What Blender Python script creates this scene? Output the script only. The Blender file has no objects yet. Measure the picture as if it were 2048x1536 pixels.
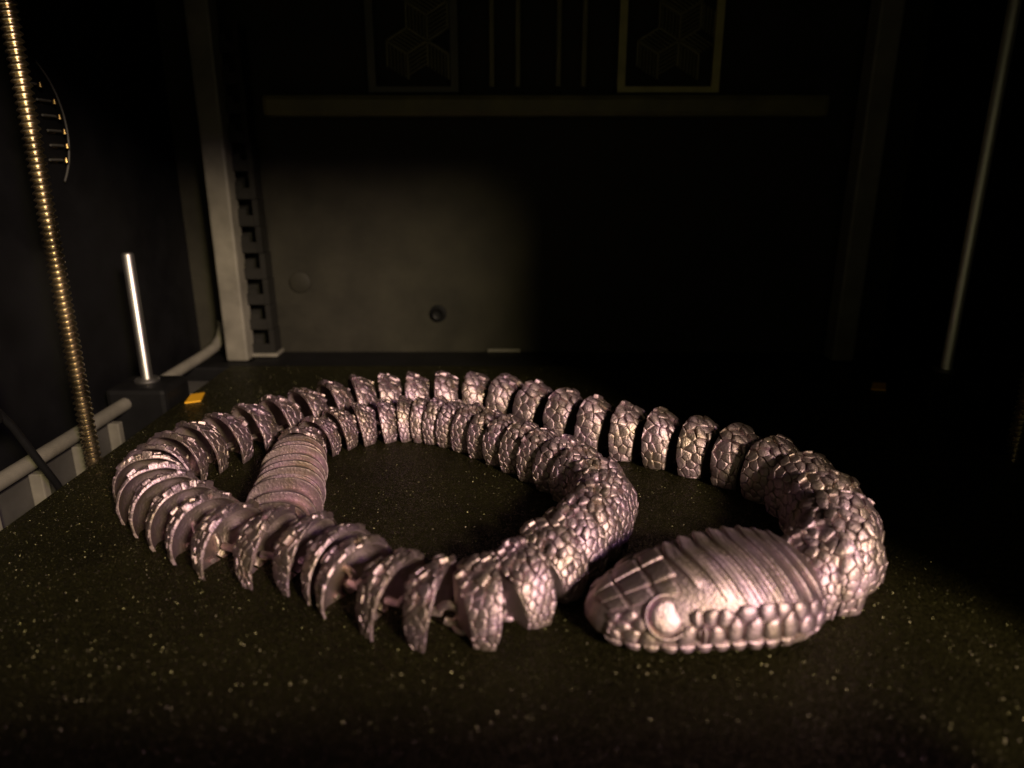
import bpy, bmesh, math, random
from mathutils import Vector, Matrix
random.seed(7)
K = 0.001                       # everything below is laid out in millimetres
sc = bpy.context.scene
COL = sc.collection

# ------------------------------------------------------------------ camera
cam_d = bpy.data.cameras.new('camera')
cam_d.sensor_width = 36.0
cam_d.lens = 36.0 * 1420.0 / 2048.0
cam_d.clip_start = 0.005
cam_d.clip_end = 20.0
cam_d.dof.use_dof = True
cam_d.dof.focus_distance = 0.21
cam_d.dof.aperture_fstop = 10.5
cam = bpy.data.objects.new('camera', cam_d)
COL.objects.link(cam)
cam.location = (0, 0, 93 * K)
cam.rotation_euler = (math.radians(90 - 17.2), 0, 0)
sc.camera = cam

# ------------------------------------------------------------------ world, lamps, exposure
w = bpy.data.worlds.new('World'); sc.world = w; w.use_nodes = True
bg = w.node_tree.nodes['Background']
bg.inputs[0].default_value = (0.6, 0.55, 0.3, 1)
bg.inputs[1].default_value = 0.2

def area(name, loc, target, size, power, color, shape='DISK', size_y=None):
    l = bpy.data.lights.new(name, 'AREA'); l.shape = shape; l.size = size
    if size_y: l.size_y = size_y
    l.energy = power; l.color = color
    o = bpy.data.objects.new(name, l); COL.objects.link(o)
    o.location = Vector(loc) * K
    d = (Vector(target) - Vector(loc)).normalized()
    o.rotation_euler = d.to_track_quat('-Z', 'Y').to_euler()
    return o
area('room_lamp', (650, -930, 620), (0, 200, 0), 0.18, 29, (1.0, 0.82, 0.46))
area('pink_highlight_light', (500, -560, 470), (0, 180, 10), 0.15, 4.6, (0.80, 0.44, 1.0))  # added pink light for the lilac highlights; its source is unseen

sc.view_settings.view_transform = 'Standard'
sc.view_settings.look = 'None'
sc.view_settings.exposure = 0.0
sc.view_settings.gamma = 1.0
sc.view_settings.use_curve_mapping = False

# ------------------------------------------------------------------ materials
def mat(name, base, rough=0.5, metal=0.0, spec=0.5):
    m = bpy.data.materials.new(name); m.use_nodes = True
    b = m.node_tree.nodes['Principled BSDF']
    b.inputs['Base Color'].default_value = (*base, 1)
    b.inputs['Roughness'].default_value = rough
    b.inputs['Metallic'].default_value = metal
    b.inputs['Specular IOR Level'].default_value = spec
    return m, m.node_tree, b

def nd(t, kind, **kw):
    n = t.nodes.new(kind)
    for k, v in kw.items():
        if k.startswith('i_'): n.inputs[k[2:].replace('_', ' ')].default_value = v
        else: setattr(n, k, v)
    return n

def worn(name, base, rough, metal=0.0, grain=900.0, bump=0.15, dist=0.0002, var=0.35, spec=0.5):
    """plain moulded surface: blotchy tone, uneven gloss, fine grain"""
    m, t, b = mat(name, base, rough, metal, spec)
    g = nd(t, 'ShaderNodeNewGeometry')
    n1 = nd(t, 'ShaderNodeTexNoise', i_Scale=55.0, i_Detail=4.0, i_Roughness=0.6)
    t.links.new(g.outputs['Position'], n1.inputs['Vector'])
    mr = nd(t, 'ShaderNodeMapRange'); mr.inputs[1].default_value = .3; mr.inputs[2].default_value = .7
    mr.inputs[3].default_value = 1 - var; mr.inputs[4].default_value = 1 + var * .6
    t.links.new(n1.outputs['Fac'], mr.inputs[0])
    mx = nd(t, 'ShaderNodeMix', data_type='RGBA', blend_type='MULTIPLY')
    mx.inputs[0].default_value = 1
    mx.inputs[6].default_value = (*base, 1)
    t.links.new(mr.outputs[0], mx.inputs[7])
    t.links.new(mx.outputs[2], b.inputs['Base Color'])
    r2 = nd(t, 'ShaderNodeMapRange'); r2.inputs[3].default_value = max(.05, rough - .12); r2.inputs[4].default_value = min(1, rough + .12)
    t.links.new(n1.outputs['Fac'], r2.inputs[0]); t.links.new(r2.outputs[0], b.inputs['Roughness'])
    n2 = nd(t, 'ShaderNodeTexNoise', i_Scale=grain, i_Detail=2.0)
    t.links.new(g.outputs['Position'], n2.inputs['Vector'])
    bp = nd(t, 'ShaderNodeBump', i_Strength=bump, i_Distance=dist)
    t.links.new(n2.outputs['Fac'], bp.inputs['Height']); t.links.new(bp.outputs['Normal'], b.inputs['Normal'])
    return m

def silk_material(name='lilac_silk_filament', lines=0.25):
    m, t, b = mat(name, (0.40, 0.285, 0.34), 0.34, 0.92)
    g = nd(t, 'ShaderNodeNewGeometry')
    n1 = nd(t, 'ShaderNodeTexNoise', i_Scale=160.0, i_Detail=3.0)
    t.links.new(g.outputs['Position'], n1.inputs['Vector'])
    cr = nd(t, 'ShaderNodeValToRGB')
    cr.color_ramp.elements[0].position = .3; cr.color_ramp.elements[0].color = (0.36, 0.29, 0.235, 1)
    cr.color_ramp.elements[1].position = .7; cr.color_ramp.elements[1].color = (0.42, 0.305, 0.375, 1)
    t.links.new(n1.outputs['Fac'], cr.inputs[0]); t.links.new(cr.outputs[0], b.inputs['Base Color'])
    r2 = nd(t, 'ShaderNodeMapRange'); r2.inputs[3].default_value = .43; r2.inputs[4].default_value = .57
    t.links.new(n1.outputs['Fac'], r2.inputs[0]); t.links.new(r2.outputs[0], b.inputs['Roughness'])
    # printed layers (horizontal) + fine unevenness of the extruded plastic
    wv = nd(t, 'ShaderNodeTexWave', wave_type='BANDS', bands_direction='Z', i_Scale=1 / 0.0075, i_Distortion=0.6, i_Detail=1.0)
    t.links.new(g.outputs['Position'], wv.inputs['Vector'])
    n2 = nd(t, 'ShaderNodeTexNoise', i_Scale=1500.0, i_Detail=3.0)
    t.links.new(g.outputs['Position'], n2.inputs['Vector'])
    b1 = nd(t, 'ShaderNodeBump', i_Strength=lines, i_Distance=0.00012)
    t.links.new(wv.outputs['Fac'], b1.inputs['Height'])
    b2 = nd(t, 'ShaderNodeBump', i_Strength=0.6, i_Distance=0.0003)
    t.links.new(n2.outputs['Fac'], b2.inputs['Height']); t.links.new(b1.outputs['Normal'], b2.inputs['Normal'])
    t.links.new(b2.outputs['Normal'], b.inputs['Normal'])
    # stacked layers spread the sheen across themselves, that is up and down
    tg = nd(t, 'ShaderNodeCombineXYZ'); tg.inputs[2].default_value = 1.0
    t.links.new(tg.outputs[0], b.inputs['Tangent']); b.inputs['Anisotropic'].default_value = .6
    return m

def bed_material():
    """black powder-coated plate: tiny facets, a few of them glinting"""
    m, t, b = mat('textured_black_powder_coat', (0.02, 0.019, 0.012), 0.5, 0.0, 0.35)
    g = nd(t, 'ShaderNodeNewGeometry')
    n1 = nd(t, 'ShaderNodeTexNoise', i_Scale=35.0, i_Detail=5.0, i_Roughness=.65)
    t.links.new(g.outputs['Position'], n1.inputs['Vector'])
    cr = nd(t, 'ShaderNodeValToRGB')
    cr.color_ramp.elements[0].position = .3; cr.color_ramp.elements[0].color = (0.0045, 0.0043, 0.0014, 1)
    cr.color_ramp.elements[1].position = .72; cr.color_ramp.elements[1].color = (0.011, 0.0105, 0.003, 1)
    t.links.new(n1.outputs['Fac'], cr.inputs[0]); t.links.new(cr.outputs[0], b.inputs['Base Color'])
    vo = nd(t, 'ShaderNodeTexVoronoi', i_Scale=4700.0)
    t.links.new(g.outputs['Position'], vo.inputs['Vector'])
    sub = nd(t, 'ShaderNodeVectorMath', operation='SUBTRACT'); sub.inputs[1].default_value = (.5, .5, .5)
    t.links.new(vo.outputs['Color'], sub.inputs[0])
    sep = nd(t, 'ShaderNodeSeparateColor'); 
    vo2 = nd(t, 'ShaderNodeTexWhiteNoise', noise_dimensions='3D')
    t.links.new(vo.outputs['Position'], vo2.inputs['Vector'])
    pick = nd(t, 'ShaderNodeMapRange'); pick.inputs[1].default_value = .3; pick.inputs[2].default_value = .6
    pick.inputs[3].default_value = .4; pick.inputs[4].default_value = 2.8
    t.links.new(vo2.outputs['Value'], pick.inputs[0])
    scl = nd(t, 'ShaderNodeVectorMath', operation='SCALE')
    t.links.new(sub.outputs[0], scl.inputs[0]); t.links.new(pick.outputs[0], scl.inputs['Scale'])
    n2 = nd(t, 'ShaderNodeTexNoise', i_Scale=1200.0, i_Detail=2.0)
    t.links.new(g.outputs['Position'], n2.inputs['Vector'])
    bp = nd(t, 'ShaderNodeBump', i_Strength=.3, i_Distance=.00015)
    t.links.new(n2.outputs['Fac'], bp.inputs['Height'])
    add = nd(t, 'ShaderNodeVectorMath', operation='ADD')
    t.links.new(bp.outputs['Normal'], add.inputs[0]); t.links.new(scl.outputs[0], add.inputs[1])
    nz = nd(t, 'ShaderNodeVectorMath', operation='NORMALIZE')
    t.links.new(add.outputs[0], nz.inputs[0]); t.links.new(nz.outputs[0], b.inputs['Normal'])
    ro = nd(t, 'ShaderNodeMapRange'); ro.inputs[1].default_value = .3; ro.inputs[2].default_value = .6
    ro.inputs[3].default_value = .7; ro.inputs[4].default_value = .27
    t.links.new(vo2.outputs['Value'], ro.inputs[0]); t.links.new(ro.outputs[0], b.inputs['Roughness'])
    sl = nd(t, 'ShaderNodeMapRange'); sl.inputs[1].default_value = .3; sl.inputs[2].default_value = .6
    sl.inputs[3].default_value = .12; sl.inputs[4].default_value = .31
    t.links.new(vo2.outputs['Value'], sl.inputs[0]); t.links.new(sl.outputs[0], b.inputs['Specular IOR Level'])
    b.inputs['Specular Tint'].default_value = (1, .94, .5, 1)
    return m

M = dict(
    silk=silk_material(),
    bed=bed_material(),
    wall=worn('charcoal_panel', (0.019, 0.0177, 0.0118), 0.65, spec=.2),
    side=worn('black_side_panel', (0.005, 0.005, 0.0055), 0.4, spec=.14),
    grey=worn('grey_plastic', (0.135, 0.127, 0.1), 0.5),
    darkgrey=worn('dark_grey_plastic', (0.045, 0.043, 0.037), 0.55),
    black=worn('black_plastic', (0.005, 0.005, 0.005), 0.55, spec=.16),
    steel=worn('ground_steel', (0.42, 0.41, 0.38), 0.4, 1.0, var=.12, bump=.05),
    screw=worn('oiled_screw_steel', (0.6, 0.5, 0.32), 0.28, 1.0, var=.2, bump=.05),
    brass=worn('brass', (0.75, 0.52, 0.2), 0.35, 1.0, var=.2),
    orange=worn('amber_tape', (0.80, 0.42, 0.02), 0.4, var=.2),
    frame=worn('olive_frame_lit', (0.34, 0.31, 0.11), 0.45),  # vent frame with the light it catches put into its colour
    bright=worn('steel_lit_in_colour', (0.9, 0.88, 0.8), 0.55, 1.0, var=.1),  # guide rod steel, lightened in colour to lift the rod in shade
    shadedframe=worn('olive_frame_shaded', (0.06, 0.056, 0.035), 0.5),  # same vent frame, darkened in colour for the vent in shade
    chain=worn('black_chain_plastic', (0.009, 0.0085, 0.0065), 0.6, spec=.25),
    rail=worn('grey_rail_plastic', (0.13, 0.123, 0.098), 0.5),
    grille=worn('olive_grey_bar', (0.12, 0.11, 0.04), 0.5),
)

# ------------------------------------------------------------------ helpers
def empty(name, loc, label=None, cat=None, group=None):
    o = bpy.data.objects.new(name, None); COL.objects.link(o)
    o.location = Vector(loc) * K; o.empty_display_size = 0.01
    if label: o['label'] = label; o['category'] = cat
    if group: o['group'] = group
    return o

def tag(o, label, cat, group=None):
    o['label'] = label; o['category'] = cat
    if group: o['group'] = group
    return o

def build(name, verts, faces, m, parent=None, loc=(0, 0, 0), rz=0.0, smooth=None, fix=False):
    """one mesh object; verts in mm, local to loc (mm, in the parent's frame)"""
    me = bpy.data.meshes.new(name)
    me.from_pydata([tuple(c * K for c in v) for v in verts], [], faces)
    if fix:
        bm = bmesh.new(); bm.from_mesh(me)
        bmesh.ops.remove_doubles(bm, verts=bm.verts, dist=1e-7)
        bmesh.ops.recalc_face_normals(bm, faces=bm.faces)
        bm.to_mesh(me); bm.free()
    if smooth is not None:
        me.shade_smooth()
        if smooth < 180: me.set_sharp_from_angle(angle=math.radians(smooth))
    me.materials.append(m); me.update()
    o = bpy.data.objects.new(name, me); COL.objects.link(o)
    o.location = Vector(loc) * K; o.rotation_euler = (0, 0, rz)
    if parent is not None: o.parent = parent
    return o

def box(name, lo, hi, m, parent=None, bevel=1.0, origin=None):
    """bevelled box between two corners (mm); origin at the middle of its base unless given"""
    org = Vector(((lo[0] + hi[0]) / 2, (lo[1] + hi[1]) / 2, lo[2])) if origin is None else Vector(origin)
    bm = bmesh.new()
    bmesh.ops.create_cube(bm, size=1)
    for v in bm.verts:
        v.co = Vector([(lo[i] + (v.co[i] + .5) * (hi[i] - lo[i]) - org[i]) * K for i in range(3)])
    if bevel:
        bmesh.ops.bevel(bm, geom=list(bm.edges), offset=bevel * K, segments=2, affect='EDGES', profile=.6)
    me = bpy.data.meshes.new(name); bm.to_mesh(me); bm.free()
    me.materials.append(m)
    o = bpy.data.objects.new(name, me); COL.objects.link(o)
    if parent is not None:
        o.parent = parent; o.location = org * K - parent.location
    else: o.location = org * K
    return o

def tube_mesh(pts, rad, n=10, cap=True):
    """swept tube along pts (mm); rad number or list"""
    V, F = [], []
    N = len(pts); pts = [Vector(p) for p in pts]
    prev = None
    for i, p in enumerate(pts):
        t = (pts[min(i + 1, N - 1)] - pts[max(i - 1, 0)]).normalized()
        if prev is None:
            a = t.orthogonal().normalized()
        else:
            a = (prev - t * prev.dot(t)).normalized()
        prev = a; b = t.cross(a)
        r = rad[i] if isinstance(rad, (list, tuple)) else rad
        for k in range(n):
            an = 2 * math.pi * k / n
            V.append(p + a * (r * math.cos(an)) + b * (r * math.sin(an)))
    for i in range(N - 1):
        for k in range(n):
            F.append((i * n + k, i * n + (k + 1) % n, (i + 1) * n + (k + 1) % n, (i + 1) * n + k))
    if cap:
        F.append(tuple(range(n))[::-1]); F.append(tuple((N - 1) * n + k for k in range(n)))
    return V, F

def lathe_mesh(prof, n=32):
    """prof: (r, z) list"""
    V, F = [], []
    for r, z in prof:
        for k in range(n):
            a = 2 * math.pi * k / n
            V.append((r * math.cos(a), r * math.sin(a), z))
    for i in range(len(prof) - 1):
        for k in range(n):
            F.append((i * n + k, i * n + (k + 1) % n, (i + 1) * n + (k + 1) % n, (i + 1) * n + k))
    return V, F

def struct(o):
    o['kind'] = 'structure'; return o

# ------------------------------------------------------------------ the printer's inside (setting)
BX0, BX1, BY0, BY1 = -136, 164, 42, 330
WX0, WX1, WY = -166, 196, 368
struct(box('wall_back', (WX0 - 6, WY, -60), (WX1 + 6, WY + 6, 330), M['wall'], bevel=0))
struct(box('wall_left', (WX0 - 6, 40, -60), (WX0, WY - .5, 330), M['side'], bevel=0))
struct(box('wall_right', (WX1, 40, -60), (WX1 + 6, WY - .5, 330), M['side'], bevel=0))
struct(box('floor', (WX0 - 6, 40, -66), (WX1 + 6, WY + 6, -60.5), M['black'], bevel=0))
struct(box('ceiling', (WX0 - 6, 36, 330.5), (WX1 + 6, WY + 6, 336), M['black'], bevel=0))
struct(box('front_post_right', (152, 40, -60), (WX1 + 60, 50, 330), M['black'], bevel=1))
struct(box('front_post_left', (WX0 - 60, 40, -60), (-150, 50, 330), M['black'], bevel=1))
struct(box('front_beam', (-149.5, 40, 205), (151.5, 50, 330), M['black'], bevel=1))
struct(box('phone_shadow_block', (-170, 22, -60), (112, 33, 45), M['black'], bevel=4))  # unseen block added to cast the phone's shadow on the near bed
struct(box('rear_ledge', (WX0 + 1, 336, -40), (WX1 - 1, WY - .6, -2.5), M['black'], bevel=1))

# ------------------------------------------------------------------ build plate
pl = empty('build_plate', ((BX0 + BX1) / 2, (BY0 + BY1) / 2, -8), 'black textured print bed plate with fine glinting grain under the snake', 'print bed')
box('spring_steel_sheet', (BX0, BY0, -1.2), (BX1, BY1, 0), M['bed'], pl, bevel=.35)
box('heat_bed', (BX0 + 3, BY0 + 3, -8), (BX1 - 3, BY1 - 3, -1.3), M['black'], pl, bevel=.8)

# ------------------------------------------------------------------ the articulated snake
SEG = [
    (62.6,137.2,14.6), (67.6,138.8,16.2), (73.6,144.8,16.4), (78.4,153.4,16.4), (81.2,164.8,16.4), (81.6,177.6,16.3), (77.5,189.8,16.2), (70.1,200.2,16.2), (60.6,208.6,16.1),
    (50.4,215.8,16.1), (40.2,222.2,16.0), (30.4,228.7,16.0), (20.7,237.2,15.9), (10.2,247.2,15.9), (-0.9,255.7,15.8), (-12.5,260.5,15.8), (-24.4,261.6,15.7),
    (-35.7,261.1,15.6), (-46.4,260.1,15.6), (-56.5,257.9,15.5), (-65.4,252.5,15.5), (-73.4,244.4,15.4), (-80.6,236.0,15.4), (-87.4,227.8,15.3), (-93.5,219.5,15.2),
    (-98.8,211.0,15.2), (-102.6,202.3,15.2), (-103.8,193.2,15.2), (-102.8,186.0,15.1), (-98.6,178.5,15.1), (-92.8,172.3,15.0), (-85.6,166.0,15.0), (-78.0,159.8,14.9), (-69.6,153.6,14.9), (-58.8,149.8,14.8), (-49.0,147.2,14.8), (-40.6,143.0,14.7), (-35.6,138.0,14.7), (-26.0,131.2,14.7), (-17.4,127.9,14.6), (-7.8,127.6,14.6), (0.2,133.0,14.5), (7.2,141.5,14.5), (12.8,149.8,14.4), (17.6,157.3,14.4), (21.3,164.5,14.3), (23.9,171.8,14.3),
    (23.9,179.9,14.2),
    (20.6,188.2,14.1), (15.7,196.1,14.0), (10.4,203.3,13.9), (4.8,210.0,13.9), (-0.9,216.2,13.8), (-6.6,222.2,13.7), (-12.6,227.7,13.6), (-18.7,232.4,13.6),
    (-24.5,235.8,13.5), (-30.4,238.1,13.3), (-36.8,239.0,13.0), (-44.0,237.9,12.8), (-51.9,235.1,12.5), (-59.0,230.5,12.3), (-64.3,223.8,12.0), (-67.8,215.4,11.8),
]
HEAD_NOSE = Vector((15.2, 125.2, 0)); HEAD_DIR = Vector((0.983, 0.182, 0)); HEAD_LEN = 49.0
TAIL = [(-67.8, 212.0, 9.4, 12.0), (-67.0, 204.0, 9.8, 12.3), (-64.9, 193.0, 10.9, 12.8), (-62.4, 180.0, 11.0, 12.8), (-60.6, 168.0, 9.8, 11.6), (-60.0, 160.0, 8.6, 10.4)]
BASE = Vector((-10, 190, 0))
snake = empty('articulated_snake', BASE, 'lilac bronze 3D printed jointed snake toy coiled on the black print bed', 'toy snake')

def arch(phi, wd, ht):
    """arched cross-section, phi 0 (right foot) .. pi (left foot)"""
    c, s = math.cos(phi), max(0.0, math.sin(phi))
    z = s ** 0.86
    y = math.copysign(abs(c) ** 0.80, c) * (1 - .17 * (1 - z) ** 3)
    return -y * wd, z * ht

def clip(poly, px, py, nx, ny):
    """keep the side where (p - (px,py)).n <= 0"""
    out = []
    for i in range(len(poly)):
        a, b = poly[i], poly[(i + 1) % len(poly)]
        da = (a[0] - px) * nx + (a[1] - py) * ny; db = (b[0] - px) * nx + (b[1] - py) * ny
        if da <= 0: out.append(a)
        if (da < 0) != (db < 0) and abs(da - db) > 1e-9:
            k = da / (da - db); out.append((a[0] + (b[0] - a[0]) * k, a[1] + (b[1] - a[1]) * k))
    return out

def cells(x0, x1, y0, y1, sx, sy, rnd, jit=.30):
    """irregular scale outlines filling a rectangle (jittered staggered grid)"""
    seeds = []
    nx = max(1, round((x1 - x0) / sx)); ny = max(1, round((y1 - y0) / sy))
    dx = (x1 - x0) / nx; dy = (y1 - y0) / ny
    for j in range(-1, ny + 1):
        for i in range(-1, nx + 1):
            seeds.append((x0 + (i + .5 + (.5 if j % 2 else 0) - .25) * dx + rnd.uniform(-jit, jit) * dx, y0 + (j + .5) * dy + rnd.uniform(-jit, jit) * dy))
    out = []
    for k, s in enumerate(seeds):
        poly = [(x0, y0), (x1, y0), (x1, y1), (x0, y1)]
        for q, o in enumerate(seeds):
            if q == k: continue
            vx, vy = o[0] - s[0], o[1] - s[1]
            if vx * vx + vy * vy > (3.2 * max(dx, dy)) ** 2: continue
            poly = clip(poly, (s[0] + o[0]) / 2, (s[1] + o[1]) / 2, vx, vy)
            if len(poly) < 3: break
        if len(poly) < 3: continue
        ar = abs(sum(poly[i][0] * poly[(i + 1) % len(poly)][1] - poly[(i + 1) % len(poly)][0] * poly[i][1] for i in range(len(poly)))) / 2
        if ar > .16 * dx * dy: out.append(tidy(poly))
    return out

def tidy(poly):
    """drop near-duplicate corners, split very long sides"""
    p2 = [p for i, p in enumerate(poly) if math.dist(p, poly[i - 1]) > .18]
    return p2 if len(p2) >= 3 else poly

def plate(S, poly, height, gap, rnd, keel=(0.0, 0.0), tilt=.12, split=1, dome=0.0):
    """a raised, softly domed scale on the surface S(a, b) -> (point, normal); poly in mm on that surface"""
    if split > 1:
        q = []
        for i in range(len(poly)):
            a, b = poly[i], poly[(i + 1) % len(poly)]
            for k in range(split): q.append((a[0] + (b[0] - a[0]) * k / split, a[1] + (b[1] - a[1]) * k / split))
        poly = q
    n = len(poly)
    cx = sum(p[0] for p in poly) / n; cy = sum(p[1] for p in poly) / n
    size = sum(math.dist(p, (cx, cy)) for p in poly) / n
    tx, ty = rnd.uniform(-tilt, tilt), rnd.uniform(-tilt, tilt)
    V, F = [], []
    def ring(inset_mm, frac, h):
        for (x, y) in poly:
            d = math.dist((x, y), (cx, cy)) + 1e-9
            k = max(.05, (d - inset_mm) / d) * frac
            xx, yy = cx + (x - cx) * k + keel[0] * (1 - k) * size, cy + (y - cy) * k + keel[1] * (1 - k) * size
            p, nn = S(xx, yy)
            hh = h + ((xx - cx) * tx + (yy - cy) * ty) * (1 if h > 0 else 0)
            V.append(p + nn * hh)
    ring(gap, 1.0, -.25); ring(gap + .02, 1.0, height * .55); ring(gap + .10, .96 - .10 * dome, height * .9); ring(gap + .12, .70 - .2 * dome, height * (1 + .15 * dome))
    p, nn = S(cx + keel[0] * size, cy + keel[1] * size)
    V.append(p + nn * (height * (1.06 + .22 * dome)))
    for r in range(3):
        for i in range(n):
            F.append((r * n + i, r * n + (i + 1) % n, (r + 1) * n + (i + 1) % n, (r + 1) * n + i))
    for i in range(n): F.append((3 * n + i, 3 * n + (i + 1) % n, 4 * n))
    c, cn = S(cx, cy)
    return V, F, c, cn, size

class Segment:
    """one link of the body in its own frame: x tailwards, y left, z up"""
    def __init__(self, ht, length, wr=.71, foot=.68):
        self.foot = foot; self.h = ht; self.w = wr * ht; self.L = length
        N = 120; self.tab = [(0.0, 0.0)]
        py, pz = arch(0, self.w, self.h); acc = 0
        for i in range(1, N + 1):
            y, z = arch(math.pi * i / N, self.w, self.h)
            acc += math.hypot(y - py, z - pz); py, pz = y, z
            self.tab.append((acc, math.pi * i / N))
        self.A = acc
    def phi(self, a):
        t = self.tab; a = min(max(a, 0), self.A)
        lo, hi = 0, len(t) - 1
        while hi - lo > 1:
            m = (lo + hi) // 2
            if t[m][0] <= a: lo = m
            else: hi = m
        k = (a - t[lo][0]) / (t[hi][0] - t[lo][0] + 1e-9)
        return t[lo][1] + (t[hi][1] - t[lo][1]) * k
    def pt(self, u, phi, r=1.0):
        s = max(0.0, math.sin(phi))
        f = (.76 + .24 * max(0, min(1.05, u)) ** .9 + .035 * math.sin(math.pi * max(0, min(1, u)))) * r
        y, z = arch(phi, self.w * f, self.h * f)
        x = (u - .5) * self.L * (self.foot + (1 - self.foot) * s ** .7) + .05 * self.L * s
        return Vector((x, y, z))
    def surf(self, b, a):
        """b = mm along the body (0..L), a = mm round the arch (0..A)"""
        u = b / self.L; ph = self.phi(a)
        p = self.pt(u, ph); e = .02
        du = self.pt(u + e, ph) - self.pt(u - e, ph)
        p1 = min(math.pi - 1e-4, ph + e); p0 = max(1e-4, ph - e)
        dp = self.pt(u, p1) - self.pt(u, p0)
        n = du.cross(dp).normalized()
        if n.dot(Vector((0, p.y, p.z + .01))) < 0: n = -n
        return p, n
    def shell(self):
        NP = 34
        rows = [(-.07, .05), (-.06, .45), (-.035, .80), (-.01, .97), (0, 1.0), (.25, 1), (.5, 1), (.75, 1), (.97, 1), (1.0, .99), (1.0, .968), (.97, .958), (.72, .957), (.42, .945), (.18, .90), (.05, .80), (.0, .58), (-.02, .32), (-.03, .05)]
        V, F = [], []
        for u, r in rows:
            for k in range(NP + 1):
                V.append(self.pt(u, math.pi * k / NP, r))
        for i in range(len(rows) - 1):
            for k in range(NP):
                a = i * (NP + 1) + k
                F.append((a, a + 1, a + NP + 2, a + NP + 1))
        return V, F

# tangents along the body
prevs = [HEAD_NOSE + HEAD_DIR * (HEAD_LEN * .80)] + [Vector((*s[:2], 0)) for s in SEG]
pts = prevs + [Vector((TAIL[1][0], TAIL[1][1], 0))]
SEGN = len(SEG)
todo = []                                   # every scale of every segment
for i, (sx, sy, sh) in enumerate(SEG):
    rnd = random.Random(100 + i)
    a, b, c = pts[i], pts[i + 1], pts[i + 2]
    t = ((b - a).normalized() + (c - b).normalized()).normalized()
    rz = math.atan2(t.y, t.x) + rnd.uniform(-.035, .035)
    pitch = ((b - a).length + (c - b).length) / 2
    L = min(8.7, max(6.0, .70 * pitch + .9))
    sg = Segment(sh, L, foot=.70 if i < 20 else .50 if 32 < i < 45 else .60)
    V, F = sg.shell()
    o = build('body_segment', V, F, M['silk'], snake, Vector((sx, sy, 0)) - BASE, rz, smooth=38, fix=True)
    # hook that joins it to the next segment
    z0 = sh * .26
    lp = [(-.12 * L, 0, z0), (.35 * L, 0, z0)] + [(.62 * L - 2.3 * math.cos(q), 0, z0 + 2.1 * math.sin(q)) for q in [k * math.pi / 6 for k in range(1, 11)]]
    VV, FF = tube_mesh(lp, .9, 8)
    build('link_hook', VV, FF, M['silk'], o, smooth=60)
    pin = [(-.30 * L - .8, -2.6, 1.1), (-.30 * L - 1.8, -1.6, 1.1), (-.30 * L - 2.1, 0, 1.1), (-.30 * L - 1.8, 1.6, 1.1), (-.30 * L - .8, 2.6, 1.1)]
    VV, FF = tube_mesh([(-.2 * L, -2.9, 1.1)] + pin + [(-.2 * L, 2.9, 1.1)], .7, 8)
    build('link_eye', VV, FF, M['silk'], o, smooth=60)
    cr, sr = math.cos(rz), math.sin(rz)
    grain = (2.35 if i < 7 else 3.0 if i < 17 else 2.55 if i < 30 else 2.3) * sh / 15.5
    for poly in cells(.12, L + .3, .25, sg.A - .25, grain * 1.05, grain, rnd):
        hgt = rnd.uniform(.26, .46)
        ca = sum(p[1] for p in poly) / len(poly) / sg.A
        if abs(ca - .5) < .16: hgt += rnd.choice((.1, .4, .8, 1.1)) * rnd.uniform(.7, 1.1)        # keeled scales along the spine
        VV, FF, cc, cn, size = plate(sg.surf, poly, hgt, .07, rnd, keel=(.15, 0), tilt=.15)
        wc = Vector((sx + cc.x * cr - cc.y * sr, sy + cc.x * sr + cc.y * cr, cc.z))
        wn = Vector((cn.x * cr - cn.y * sr, cn.x * sr + cn.y * cr, cn.z))
        d = Vector((0, 0, 93)) - wc
        todo.append((wn.dot(d.normalized()) * size * size / d.length_squared, o, VV, FF))
# the scales that show largest are objects of their own, the rest of each segment one relief mesh
todo.sort(key=lambda q: -q[0])
rest = {}
for k, (sc_, o, VV, FF) in enumerate(todo):
    if k < 215:
        c = sum(VV, Vector()) / len(VV)
        build('scale', [v - c for v in VV], FF, M['silk'], o, c, smooth=50)
    else:
        R = rest.setdefault(o.name, (o, [], []))
        n0 = len(R[1]); R[1].extend(VV); R[2].extend([tuple(i + n0 for i in f) for f in FF])
for o, VV, FF in rest.values():
    q = build('scale_relief', VV, FF, M['silk'], o, smooth=50); q['kind'] = 'stuff'

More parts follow.
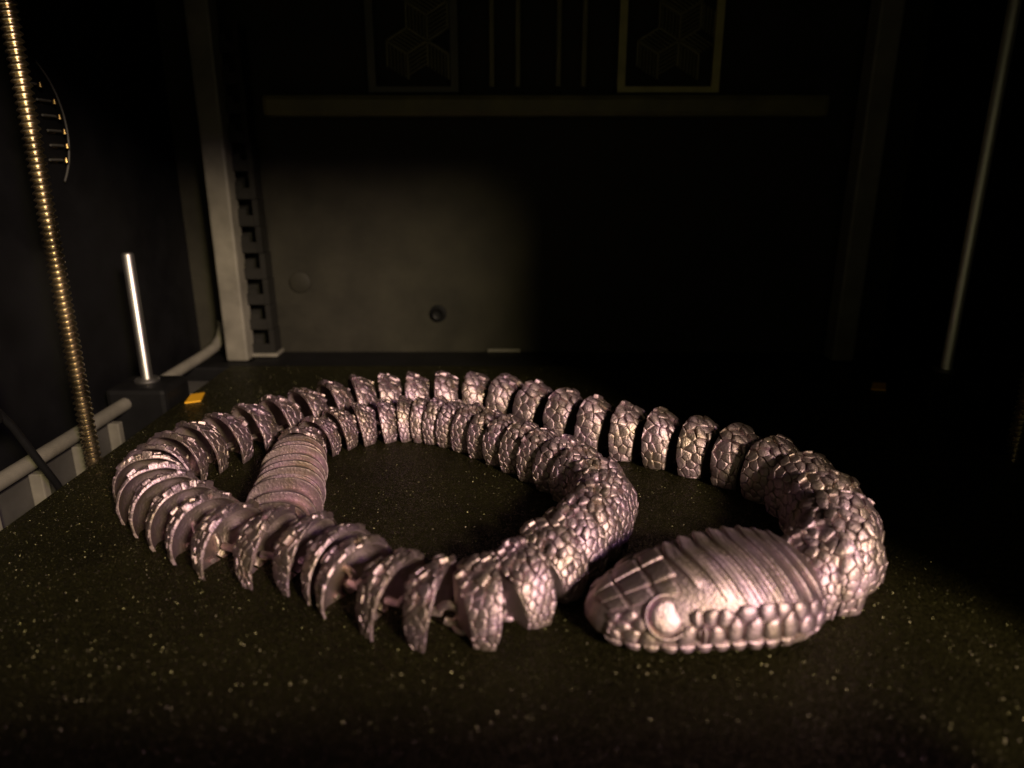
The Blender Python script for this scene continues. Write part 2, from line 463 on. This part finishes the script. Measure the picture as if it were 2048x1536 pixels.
# ---- tail: smooth, close-set rings
def interp(tab, x):
    for (x0, y0), (x1, y1) in zip(tab, tab[1:]):
        if x <= x1: return y0 + (y1 - y0) * (x - x0) / (x1 - x0)
    return tab[-1][1]
tl = [0.0]
for a, b in zip(TAIL, TAIL[1:]): tl.append(tl[-1] + math.dist(a[:2], b[:2]))
def tailat(s):
    return [interp(list(zip(tl, [r[k] for r in TAIL])), s) for k in range(4)]
rnd = random.Random(5)
s = 0.5; rings = []
while s < tl[-1] - 1.0:
    step = rnd.uniform(3.2, 5.6); rings.append((s, step)); s += step
for s, step in rings:
    x, y, wd, ht = tailat(s + step * .5)
    x1, y1 = tailat(min(tl[-1], s + step * .5 + 1.5))[:2]; x0, y0 = tailat(max(0, s + step * .5 - 1.5))[:2]
    rz = math.atan2(y1 - y0, x1 - x0) + rnd.uniform(-.03, .03)
    fl = rnd.choice((.95, .97, 1.0, 1.0, 1.05)); wd *= fl; ht *= fl
    NP = 40; h2 = step * .5
    rows = [(-h2 - 1.2, .30), (-h2 - 1.2, .86), (-h2, .86), (-h2 * .2, .92), (h2 * .6, .975), (h2 * .92, 1.0), (h2 + .15, .99), (h2 + .2, .955), (h2 - .2, .90), (h2 - .3, .30), (h2 - .35, .02)]
    V, F = [], []
    for xx, r in rows:
        for k in range(NP + 1):
            ph = math.pi * k / NP
            yy, zz = arch(ph, wd * r, ht * r)
            V.append((xx * (.75 + .25 * math.sin(ph)), yy, zz))
    for i in range(len(rows) - 1):
        for k in range(NP):
            a = i * (NP + 1) + k; F.append((a, a + 1, a + NP + 2, a + NP + 1))
    build('tail_ring', V, F, M['silk'], snake, Vector((x, y, 0)) - BASE, rz, smooth=45, fix=True)

# ---- head
HRZ = math.atan2(HEAD_DIR.y, HEAD_DIR.x)
HW = [(0, .8), (.015, 3.6), (.05, 5.8), (.15, 8.4), (.3, 10.9), (.5, 12.7), (.68, 13.8), (.82, 13.4), (.92, 11.8), (.97, 9.6), (1, 5.5)]
HT = [(0, 5.4), (.015, 7.4), (.05, 9.3), (.15, 12.0), (.3, 15.4), (.45, 17.8), (.6, 18.9), (.75, 18.6), (.87, 17.2), (.95, 14.8), (1, 11)]
HB = [(0, 4.4), (.02, 3.0), (.06, 1.9), (.15, .7), (.3, 0), (.85, 0), (.95, 1.6), (1, 4.5)]
def sm(tab, t):
    """smoothed table lookup"""
    return sum(interp(tab, min(1, max(0, t + d))) * g for d, g in ((-.03, .2), (-.012, .3), (.012, .3), (.03, .2))) if .03 < t < .97 else interp(tab, min(1, max(0, t)))
def hpt(t, th):
    """t along the head 0 nose..1 neck, th angle from the crown (+ = left side of head, towards -y)"""
    W, T, B = sm(HW, t), sm(HT, t), sm(HB, t)
    zc = B + (T - B) * (.34 + .06 * t)
    c, s_ = math.cos(th), math.sin(th)
    y = -math.copysign(abs(s_) ** .92, s_) * W
    z = zc + (T - zc) * c ** .97 if c > 0 else zc - (zc - B) * abs(c) ** .48
    return Vector((t * HEAD_LEN, y, z))
def hsurf(t, th):
    e = .012
    p = hpt(t, th)
    n = (hpt(min(1, t + e), th) - hpt(max(0, t - e), th)).cross(hpt(t, th + e) - hpt(t, th - e)).normalized()
    cen = Vector((p.x, 0, 7))
    if n.dot(p - cen) < 0: n = -n
    return p, n
NT, NH = 44, 56
V, F = [], []
for i in range(NT + 1):
    t = i / NT
    t = t * t * (3 - 2 * t) * .5 + t * .5
    for k in range(NH): V.append(hpt(t, -math.pi + 2 * math.pi * k / NH))
for i in range(NT):
    for k in range(NH): F.append((i * NH + k, i * NH + (k + 1) % NH, (i + 1) * NH + (k + 1) % NH, (i + 1) * NH + k))
F.append(tuple(range(NH))); F.append(tuple(NT * NH + k for k in range(NH)))
head = build('head', V, F, M['silk'], snake, HEAD_NOSE - BASE, HRZ, smooth=60, fix=True)

R_ = 10.5                                    # mm per radian used to lay scales out on the head
def HS(a, b):
    return hsurf(a / HEAD_LEN, b / R_)
EYE_T, EYE_TH = .272, math.radians(67)
rnd = random.Random(31)
D = math.radians
def head_scale(poly, height=.5, gap=.1, split=2, name='scale', keel=(0, 0), tilt=.05):
    VV, FF, c, cn, size = plate(HS, poly, height, gap, rnd, keel, tilt, split, 0.0 if name == 'snout_plate' else 1.0)
    c = sum(VV, Vector()) / len(VV)
    return build(name, [v - c for v in VV], FF, M['silk'], head, c, smooth=50)
def quad(t0, t1, d0, d1, skew=0.0):
    return [(t0 * HEAD_LEN, D(d0) * R_), (t1 * HEAD_LEN, D(d0) * R_), ((t1 + skew) * HEAD_LEN, D(d1) * R_), ((t0 + skew) * HEAD_LEN, D(d1) * R_)]
# swept-back bands over the crown, each a raised rib
def band(t0, wdt, d0, d1, sweep, height):
    NB, prof = 26, [(0, -.3), (.05, .5), (.13, 1.0), (.26, .92), (.42, .38), (.7, .1), (.97, .06), (1.0, -.3)]
    V, F = [], []
    for k in range(NB + 1):
        q = -1 + 2 * k / NB
        dg = d0 + (d1 - d0) * k / NB
        fade = min(1, (1 - abs(q)) * 4 + .1)
        for f, h in prof:
            t = t0 + f * wdt * (1 - .1 * abs(q)) + sweep * (abs(dg) / 60.0) ** 1.25
            p, n = hsurf(min(.995, t), D(dg))
            V.append(p + n * (height * h * (fade if h > 0 else 1)))
    m = len(prof)
    for k in range(NB):
        for j in range(m - 1): F.append((k * m + j, k * m + j + 1, (k + 1) * m + j + 1, (k + 1) * m + j))
    c = sum(V, Vector()) / len(V)
    build('crown_band', [v - c for v in V], F, M['silk'], head, c, smooth=70)
bt = [.335, .405, .475, .545, .615, .685, .755, .82]
for k, t0 in enumerate(bt):
    lim = 46 if k < 1 else 62 if k < 2 else 72
    band(t0, .066, -lim, lim, .09, .55 if k < 6 else .45)
# snout plates: two rows each side of the midline
for sgn in (1, -1):
    for (d0, d1, ts) in ((1.2, 26, (.035, .12, .235, .335)), (27, 46, (.05, .13, .235, .33))):
        for ta, tb in zip(ts, ts[1:]):
            head_scale(quad(ta + .004, tb - .004, sgn * d0, sgn * d1, .018 if d0 > 5 else .012), .55, .12, 3, 'snout_plate', tilt=.02)
    # lips: tall upper row, rounder lower row
    lt = [.045 + .068 * k for k in range(12)]
    for k in range(11):
        head_scale(quad(lt[k] + .004, lt[k + 1] - .004, sgn * 99, sgn * (124 - .4 * k), .012), .75, .14, 2, 'lip_scale')
    lt = [.07 + .062 * k for k in range(13)]
    for k in range(12):
        head_scale(quad(lt[k] + .004, lt[k + 1] - .004, sgn * 127, sgn * 146, .012), .8, .16, 2, 'lip_scale')
    # cheeks: irregular scales between the bands and the lips, leaving the eye free
    cheek = cells(.06 * HEAD_LEN, .40 * HEAD_LEN, D(49) * R_, D(98) * R_, 3.3, 2.9, rnd, .2) + cells(.405 * HEAD_LEN, .95 * HEAD_LEN, D(66) * R_, D(98) * R_, 3.7, 2.4, rnd, .24)
    for poly in cheek:
        cx = sum(p[0] for p in poly) / len(poly); cy = sum(p[1] for p in poly) / len(poly)
        if math.hypot(cx - EYE_T * HEAD_LEN, cy - EYE_TH * R_) < 4.9: continue
        tq = cx / HEAD_LEN; dq = math.degrees(cy / R_)
        if tq < .33 and dq < 53: continue
        poly = [(p[0], sgn * p[1]) for p in poly]
        head_scale(poly, .75, .14, 1)
    # throat folds at the back of the jaw
    for k in range(5):
        head_scale(quad(.80 + .031 * k, .80 + .031 * k + .024, sgn * (100 + 2 * k), sgn * 146, -.11), .55, .05, 4, 'jaw_fold')
    # eye: ring, groove and flat-domed eyeball
    p, n = hsurf(EYE_T, sgn * EYE_TH)
    n = Vector((-.12, -sgn * .86, .49)).normalized()
    up = Vector((0, 0, 1)); ax = up.cross(n).normalized(); ay = n.cross(ax)
    def disc(prof, cen, NN=28):
        VV, FF = [], []
        for r, h in prof:
            for k in range(NN):
                a = 2 * math.pi * k / NN
                VV.append(ax * (r * math.cos(a)) + ay * (r * math.sin(a)) + n * h)
        for i in range(len(prof) - 1):
            for k in range(NN): FF.append((i * NN + k, i * NN + (k + 1) % NN, (i + 1) * NN + (k + 1) % NN, (i + 1) * NN + k))
        return VV, FF
    p = p + n * .1
    VV, FF = disc([(4.6, -1.6), (4.5, -.1), (4.3, .2), (4.1, .22), (3.95, .05), (3.8, -2.2)], p)
    build('eye_socket', VV, FF, M['silk'], head, p, smooth=70)
    VV, FF = disc([(3.35, -2.2), (3.32, -.2), (3.15, .1), (2.4, .26), (1.2, .36), (.02, .4)], p)
    build('eye', VV, FF, M['silk'], head, p, smooth=60)
    p, n = hsurf(.075, sgn * D(84))
    up = Vector((0, 0, 1)); ax = up.cross(n).normalized(); ay = n.cross(ax)
    VV, FF = disc([(1.5, -.6), (1.45, .35), (1.15, .7), (.8, .6), (.6, 0), (.5, -.9)], p, 16)
    build('nostril', VV, FF, M['silk'], head, p, smooth=70)

# ------------------------------------------------------------------ lead screws and guide rods
def lead_screw(loc, z0, z1, label):
    root = empty('lead_screw', (loc[0], loc[1], z0), label, 'lead screw', 'threaded lead screws beside the bed')
    V, F = [], []
    n, pitch, r0, r1 = 20, 2.0, 1.95, 2.75
    prof = [(0, r0), (.18, r0), (.45, r1), (.62, r1)]
    turns = int((z1 - z0) / pitch)
    m = len(prof)
    for k in range(turns * n + 1):
        a = 2 * math.pi * k / n
        for f, r in prof: V.append((r * math.cos(a), r * math.sin(a), (k / n + f) * pitch))
    for k in range(turns * n):
        for j in range(m - 1): F.append((k * m + j, (k + 1) * m + j, (k + 1) * m + j + 1, k * m + j + 1))
        if k + n <= turns * n - 1: F.append((k * m + m - 1, (k + 1) * m + m - 1, (k + 1 + n) * m, (k + n) * m))
    build('thread', V, F, M['screw'], root, smooth=35)
    V, F = lathe_mesh([(.1, -2), (1.9, -2), (1.9, z1 - z0 + 2), (.1, z1 - z0 + 2)], 16)
    build('core', V, F, M['screw'], root, smooth=40)
    return root
lead_screw((-145, 227, 0), -58, 250, 'brightly glinting threaded lead screw beside the ribbed grey side rail')
lead_screw((173, 227, 0), -58, 250, 'dim threaded lead screw standing in shadow at the unlit bed side')

def guide_rod(x, y, z_low, z_top, z_end, label, side):
    root = empty('guide_rod', (x, y, -59), label, 'guide rod', 'smooth steel guide rods')
    V, F = lathe_mesh([(.05, 0), (2.2, 0), (2.2, z_end + 58.4), (1.7, z_end + 59), (.05, z_end + 59)], 28)
    build('shaft', V, F, M['steel'] if side < 0 else M['bright'], root, smooth=40)
    V, F = lathe_mesh([(2.3, z_low + 57.5), (4.6, z_low + 57.5), (4.9, z_low + 58), (4.9, z_low + 58.6), (4.2, z_low + 59.2), (2.3, z_low + 59.2)], 28)
    build('bearing_ring', V, F, M['steel'], root, smooth=40)
    box('bearing_block', (x - 12, y - 11, -24), (x + 12, y + 11, z_low - 1.6), M['black'], root, bevel=2)
    return root
guide_rod(-150, 279.5, 9, 60, 60, 'short bright steel guide rod rising from black bearing block beside amber tab', -1)
guide_rod(178, 280, 13, None, 250, 'long dim steel guide rod standing in the unlit corner', 1)

# ------------------------------------------------------------------ side rail on the left
rail = empty('side_rail', (-155, 200, -30), 'pale grey ribbed rail running along the black side wall', 'side rail')
pts2 = [(-154.5, 60, 1.5), (-154.5, 250, 1.5), (-154.5, 345, 1.5), (-153.5, 355, 2.6), (-152, 361, 6.5), (-151, 363, 12), (-151, 363, 15)]
V, F = tube_mesh([Vector(p) - Vector((-155, 200, -30)) for p in pts2], 2.6, 12)
build('top_bar', V, F, M['rail'], rail, smooth=40)
box('web', (-158.5, 60, -34), (-157, 262, -4), M['darkgrey'], rail, bevel=.2)
for k in range(9):
    y = 70 + 23.5 * k
    box('rib', (-157, y, -34), (-152.5, y + 3.2, -3), M['rail'], rail, bevel=.5)

# loose cable and plug in front of the rail
cb = empty('signal_cable', (-147, 200, -30), 'thin dark cable slanting across the ribbed grey rail', 'cable')
V, F = tube_mesh([Vector(p) - Vector((-147, 200, -30)) for p in [(-148.5, 188, 34), (-148, 192, 26), (-147, 196, 19), (-146, 202, 6), (-145.5, 207, -4), (-146, 212, -14), (-147, 215, -28)]], 1.15, 10)
build('sheath', V, F, M['black'], cb, smooth=40)
box('plug', (-152.5, 184, 22), (-146, 192, 40), M['black'], cb, bevel=1)

# ------------------------------------------------------------------ corner posts
def post(x0, x1, label):
    p = empty('corner_post', ((x0 + x1) / 2, 352, -38), label, 'post', 'square posts in the rear corners')
    box('upright', (x0, 347, -2.4), (x1, 358, 329), M['grey'], p, bevel=1.2)
    box('foot', (x0 - 3, 345, -9), (x1 + 3, 360, -2.5), M['black'], p, bevel=.8)
post(-144.5, -133.5, 'pale grey upright post beside the black cable chain')
post(162, 173, 'dim upright post in the unlit rear corner')

# ------------------------------------------------------------------ cable chain on the back wall
ch = empty('cable_chain', (-130, 360, -2), 'black cable chain of open links hanging down the back wall', 'cable chain')
def chain_link():
    V, F = [], []
    def bxx(lo, hi):
        n0 = len(V)
        for z in (lo[2], hi[2]):
            for y in (lo[1], hi[1]):
                for x in (lo[0], hi[0]): V.append((x, y, z))
        for f in ((0, 2, 3, 1), (4, 5, 7, 6), (0, 1, 5, 4), (2, 6, 7, 3), (0, 4, 6, 2), (1, 3, 7, 5)): F.append(tuple(n0 + q for q in f))
    bxx((-8, -5, 0), (-5.4, 5, 12.6)); bxx((5.4, -5, 0), (8, 5, 12.6))
    bxx((-5.4, -5.4, 0), (5.4, -4, 5.2)); bxx((-5.4, 4, 0), (5.4, 5.2, 12))
    bxx((-2.2, -4.9, 5.2), (2.2, -4, 8.2))
    return V, F
V, F = chain_link()
first = build('chain_link', V, F, M['chain'], ch, (0, 0, 1.5))
for k in range(1, 12):
    c = first.copy(); COL.objects.link(c); c.parent = ch
    c.location = (random.uniform(-.4, .4) * K - k * .25 * K, random.uniform(-.3, .3) * K, (1.5 + 12.9 * k) * K)
box('end_clamp', (-139, 354, -2), (-121, 366, -.2), M['grey'], ch, bevel=.4)

# ------------------------------------------------------------------ back wall fittings
lg = tag(box('wall_ledge', (-118, 358, 114.5), (150, WY - .4, 124.5), M['grille'], bevel=2.5), 'dark horizontal ledge across the back wall under the vent grilles', 'ledge')

def grille(x0, x1, z0, z1, label, fm):
    g = empty('vent_grille', ((x0 + x1) / 2, 364, z0), label, 'vent grille', 'framed vents above the wall ledge')
    def bar(nm, a, b, wd, m, dy=0.0, th=2.2):
        d = Vector((b[0] - a[0], 0, b[1] - a[1])); ln = d.length; d.normalize(); q = Vector((-d.z, 0, d.x))
        A = Vector((a[0] - (x0 + x1) / 2, 0, a[1] - z0)); B = Vector((b[0] - (x0 + x1) / 2, 0, b[1] - z0))
        V = []
        for y in (dy - th / 2, dy + th / 2):
            for P_, s1 in ((A, -1), (B, -1), (B, 1), (A, 1)): 
                v = P_ + q * (wd / 2 * s1); V.append((v.x, y, v.z))
        build(nm, V, [(0, 1, 2, 3), (7, 6, 5, 4), (0, 4, 5, 1), (1, 5, 6, 2), (2, 6, 7, 3), (3, 7, 4, 0)], m, g)
    bar('frame_bar', (x0, z0), (x0, z1), 3.6, fm, -1)
    bar('frame_bar', (x1, z0), (x1, z1), 3.6, fm, -1)
    bar('frame_bar', (x0 + 1.8, z0 + 1.3), (x1 - 1.8, z0 + 1.3), 2.6, fm, -1)
    bar('frame_bar', (x0 + 1.8, z1 - 1.3), (x1 - 1.8, z1 - 1.3), 2.6, fm, -1)
    # tumbling-block lattice: edges of hexagons, with fine slats across each lozenge
    r = 11.0; cx0 = x0 + 17
    for j in range(3):
        for i in range(3):
            cx = cx0 + i * r * math.sqrt(3) + (r * math.sqrt(3) / 2 if j % 2 else 0); cz = z0 + 17 + j * 1.5 * r
            P6 = [(cx + r * math.cos(D(30 + 60 * k)), cz + r * math.sin(D(30 + 60 * k))) for k in range(6)]
            inside = lambda p: x0 + 2 < p[0] < x1 - 2 and z0 + 2.8 < p[1] < z1 - 3
            for a, b in ((P6[0], P6[1]), (P6[1], P6[2]), (P6[2], P6[3]), ((cx, cz), P6[0]), ((cx, cz), P6[2]), ((cx, cz), P6[4])):
                if inside(a) and inside(b): bar('lattice_bar', a, b, 1.0, M['grille'], .4, 1.6)
            for (o_, u_, v_) in (((cx, cz), P6[0], P6[2]), ((cx, cz), P6[2], P6[4]), ((cx, cz), P6[4], P6[0])):
                for k in range(1, 6):
                    f = k / 6
                    a = (o_[0] + (u_[0] - o_[0]) * f, o_[1] + (u_[1] - o_[1]) * f); b = (a[0] + v_[0] - o_[0], a[1] + v_[1] - o_[1])
                    if inside(a) and inside(b): bar('slat', a, b, .55, M['grille'], .9, 1.2)
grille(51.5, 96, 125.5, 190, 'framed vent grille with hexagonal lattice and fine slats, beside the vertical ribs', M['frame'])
grille(-66, -27, 125.5, 190, 'framed vent grille with hexagonal lattice, hardly lit, above the screw head', M['shadedframe'])
for k, x in enumerate((-9.5, 2.8, 22, 34)):
    tag(box('wall_rib', (x - 1.2, 364, 128), (x + 1.2, WY - .3, 190), M['grille'], bevel=.5), ('dark vertical wall rib next to the hardly lit grille', 'second vertical wall rib from the hardly lit grille', 'second vertical wall rib from the brighter framed grille', 'dark vertical wall rib next to the brighter framed grille')[k], 'rib', 'ribs between the grilles')
sh = empty('screw_head', (-38.9, 366, 17.9), 'small dark screw head low on the lit back wall', 'screw')
V, F = lathe_mesh([(.1, -.6), (1.3, -.6), (1.4, .2), (2.6, .9), (3.0, .3), (3.1, -1.9)], 24)
o = build('cap', V, F, M['black'], sh, smooth=50); o.rotation_euler = (math.radians(90), 0, 0)
V, F = lathe_mesh([(3.2, -1.9), (3.2, -.9), (4.4, -1.1), (4.6, -1.9)], 24)
o = build('washer', V, F, M['side'], sh, smooth=50); o.rotation_euler = (math.radians(90), 0, 0)
cp = empty('hole_plug', (-110, 367, 34.5), 'round dark plug in the back wall beside the cable chain', 'plug')
V, F = lathe_mesh([(.1, .3), (4.6, .3), (5.4, 0), (5.6, -.9)], 28)
o = build('cap', V, F, M['wall'], cp, smooth=50); o.rotation_euler = (math.radians(90), 0, 0)

# fan reflected in the left side panel, modelled as rim arc, fins and tips
rv = empty('side_fan_reflection', (WX0, 262, 80), 'reflection of a round fan in the black side wall, modelled as fins and rim arc', 'reflection')
cy_, cz_, rr = 252 - 262, 105 - 80, 27.0
V, F = tube_mesh([(1.2, cy_ + rr * math.cos(D(a)), cz_ + rr * math.sin(D(a))) for a in range(-42, 55, 6)], .4, 8, False)
build('rim', V, F, M['darkgrey'], rv, smooth=60)
for k in range(6):
    z = 119.5 - 5.0 * k - 80
    y1 = (266.5, 273, 274.5, 276, 276, 274)[k] - 262
    V, F = tube_mesh([(1.5, y1 - 9, z), (1.5, y1 - 1.6, z)], .45, 6)
    build('fin', V, F, M['darkgrey'], rv, smooth=40)
    V, F = lathe_mesh([(.05, -.9), (.75, -.9), (.35, .7), (.05, .8)], 10)
    build('fin_tip', V, F, M['brass'], rv, (2.0, y1, z), smooth=40)

# amber tabs and grey clip at the bed's edges
for x, y, lb, rz in ((-131.6, 280, 'bright amber tab on the bed edge beside the black bearing block', .22), (160.2, 296, 'dim amber tab on the shaded bed edge', -.5)):
    V = [(-2.8, -6.2, 0), (3.0, -4.8, 0), (2.6, 6.4, 0), (-2.6, 5.0, 0)]
    V = V + [(a, b, .5) for a, b, c in V]
    tb = build('amber_tab', V, [(3, 2, 1, 0), (4, 5, 6, 7), (0, 1, 5, 4), (1, 2, 6, 5), (2, 3, 7, 6), (3, 0, 4, 7)], M['orange'], None, (x, y, .02), rz)
    tag(tb, lb, 'tab', 'amber tabs on the bed edges')
cl = empty('bed_clip', (-140.5, 298, -6), 'flat grey clip at the bed edge behind the amber tab', 'clip')
box('tongue', (-149, 290, -2.2), (-136.8, 308, -.9), M['darkgrey'], cl, bevel=.3)
box('stem', (-147, 294, -6), (-139, 304, -2.3), M['black'], cl, bevel=.3)
tb = tag(box('metal_strip', (-13, 365.5, -2.4), (4.3, 367, -.9), M['grey'], bevel=.3), 'short pale metal strip at the foot of the back wall', 'strip')

V, F = tube_mesh([(-4, -2, .2), (-3, 1.5, .3), (-.5, 3.2, .9), (2, 2.6, 1.3), (3.4, .6, .8), (5.5, -.4, .3)], .14, 6)
tag(build('filament_wisp', V, F, M['silk'], None, (49, 152, 0), .2, smooth=60), 'hair thin curl of filament lying on the bed behind the head', 'filament')
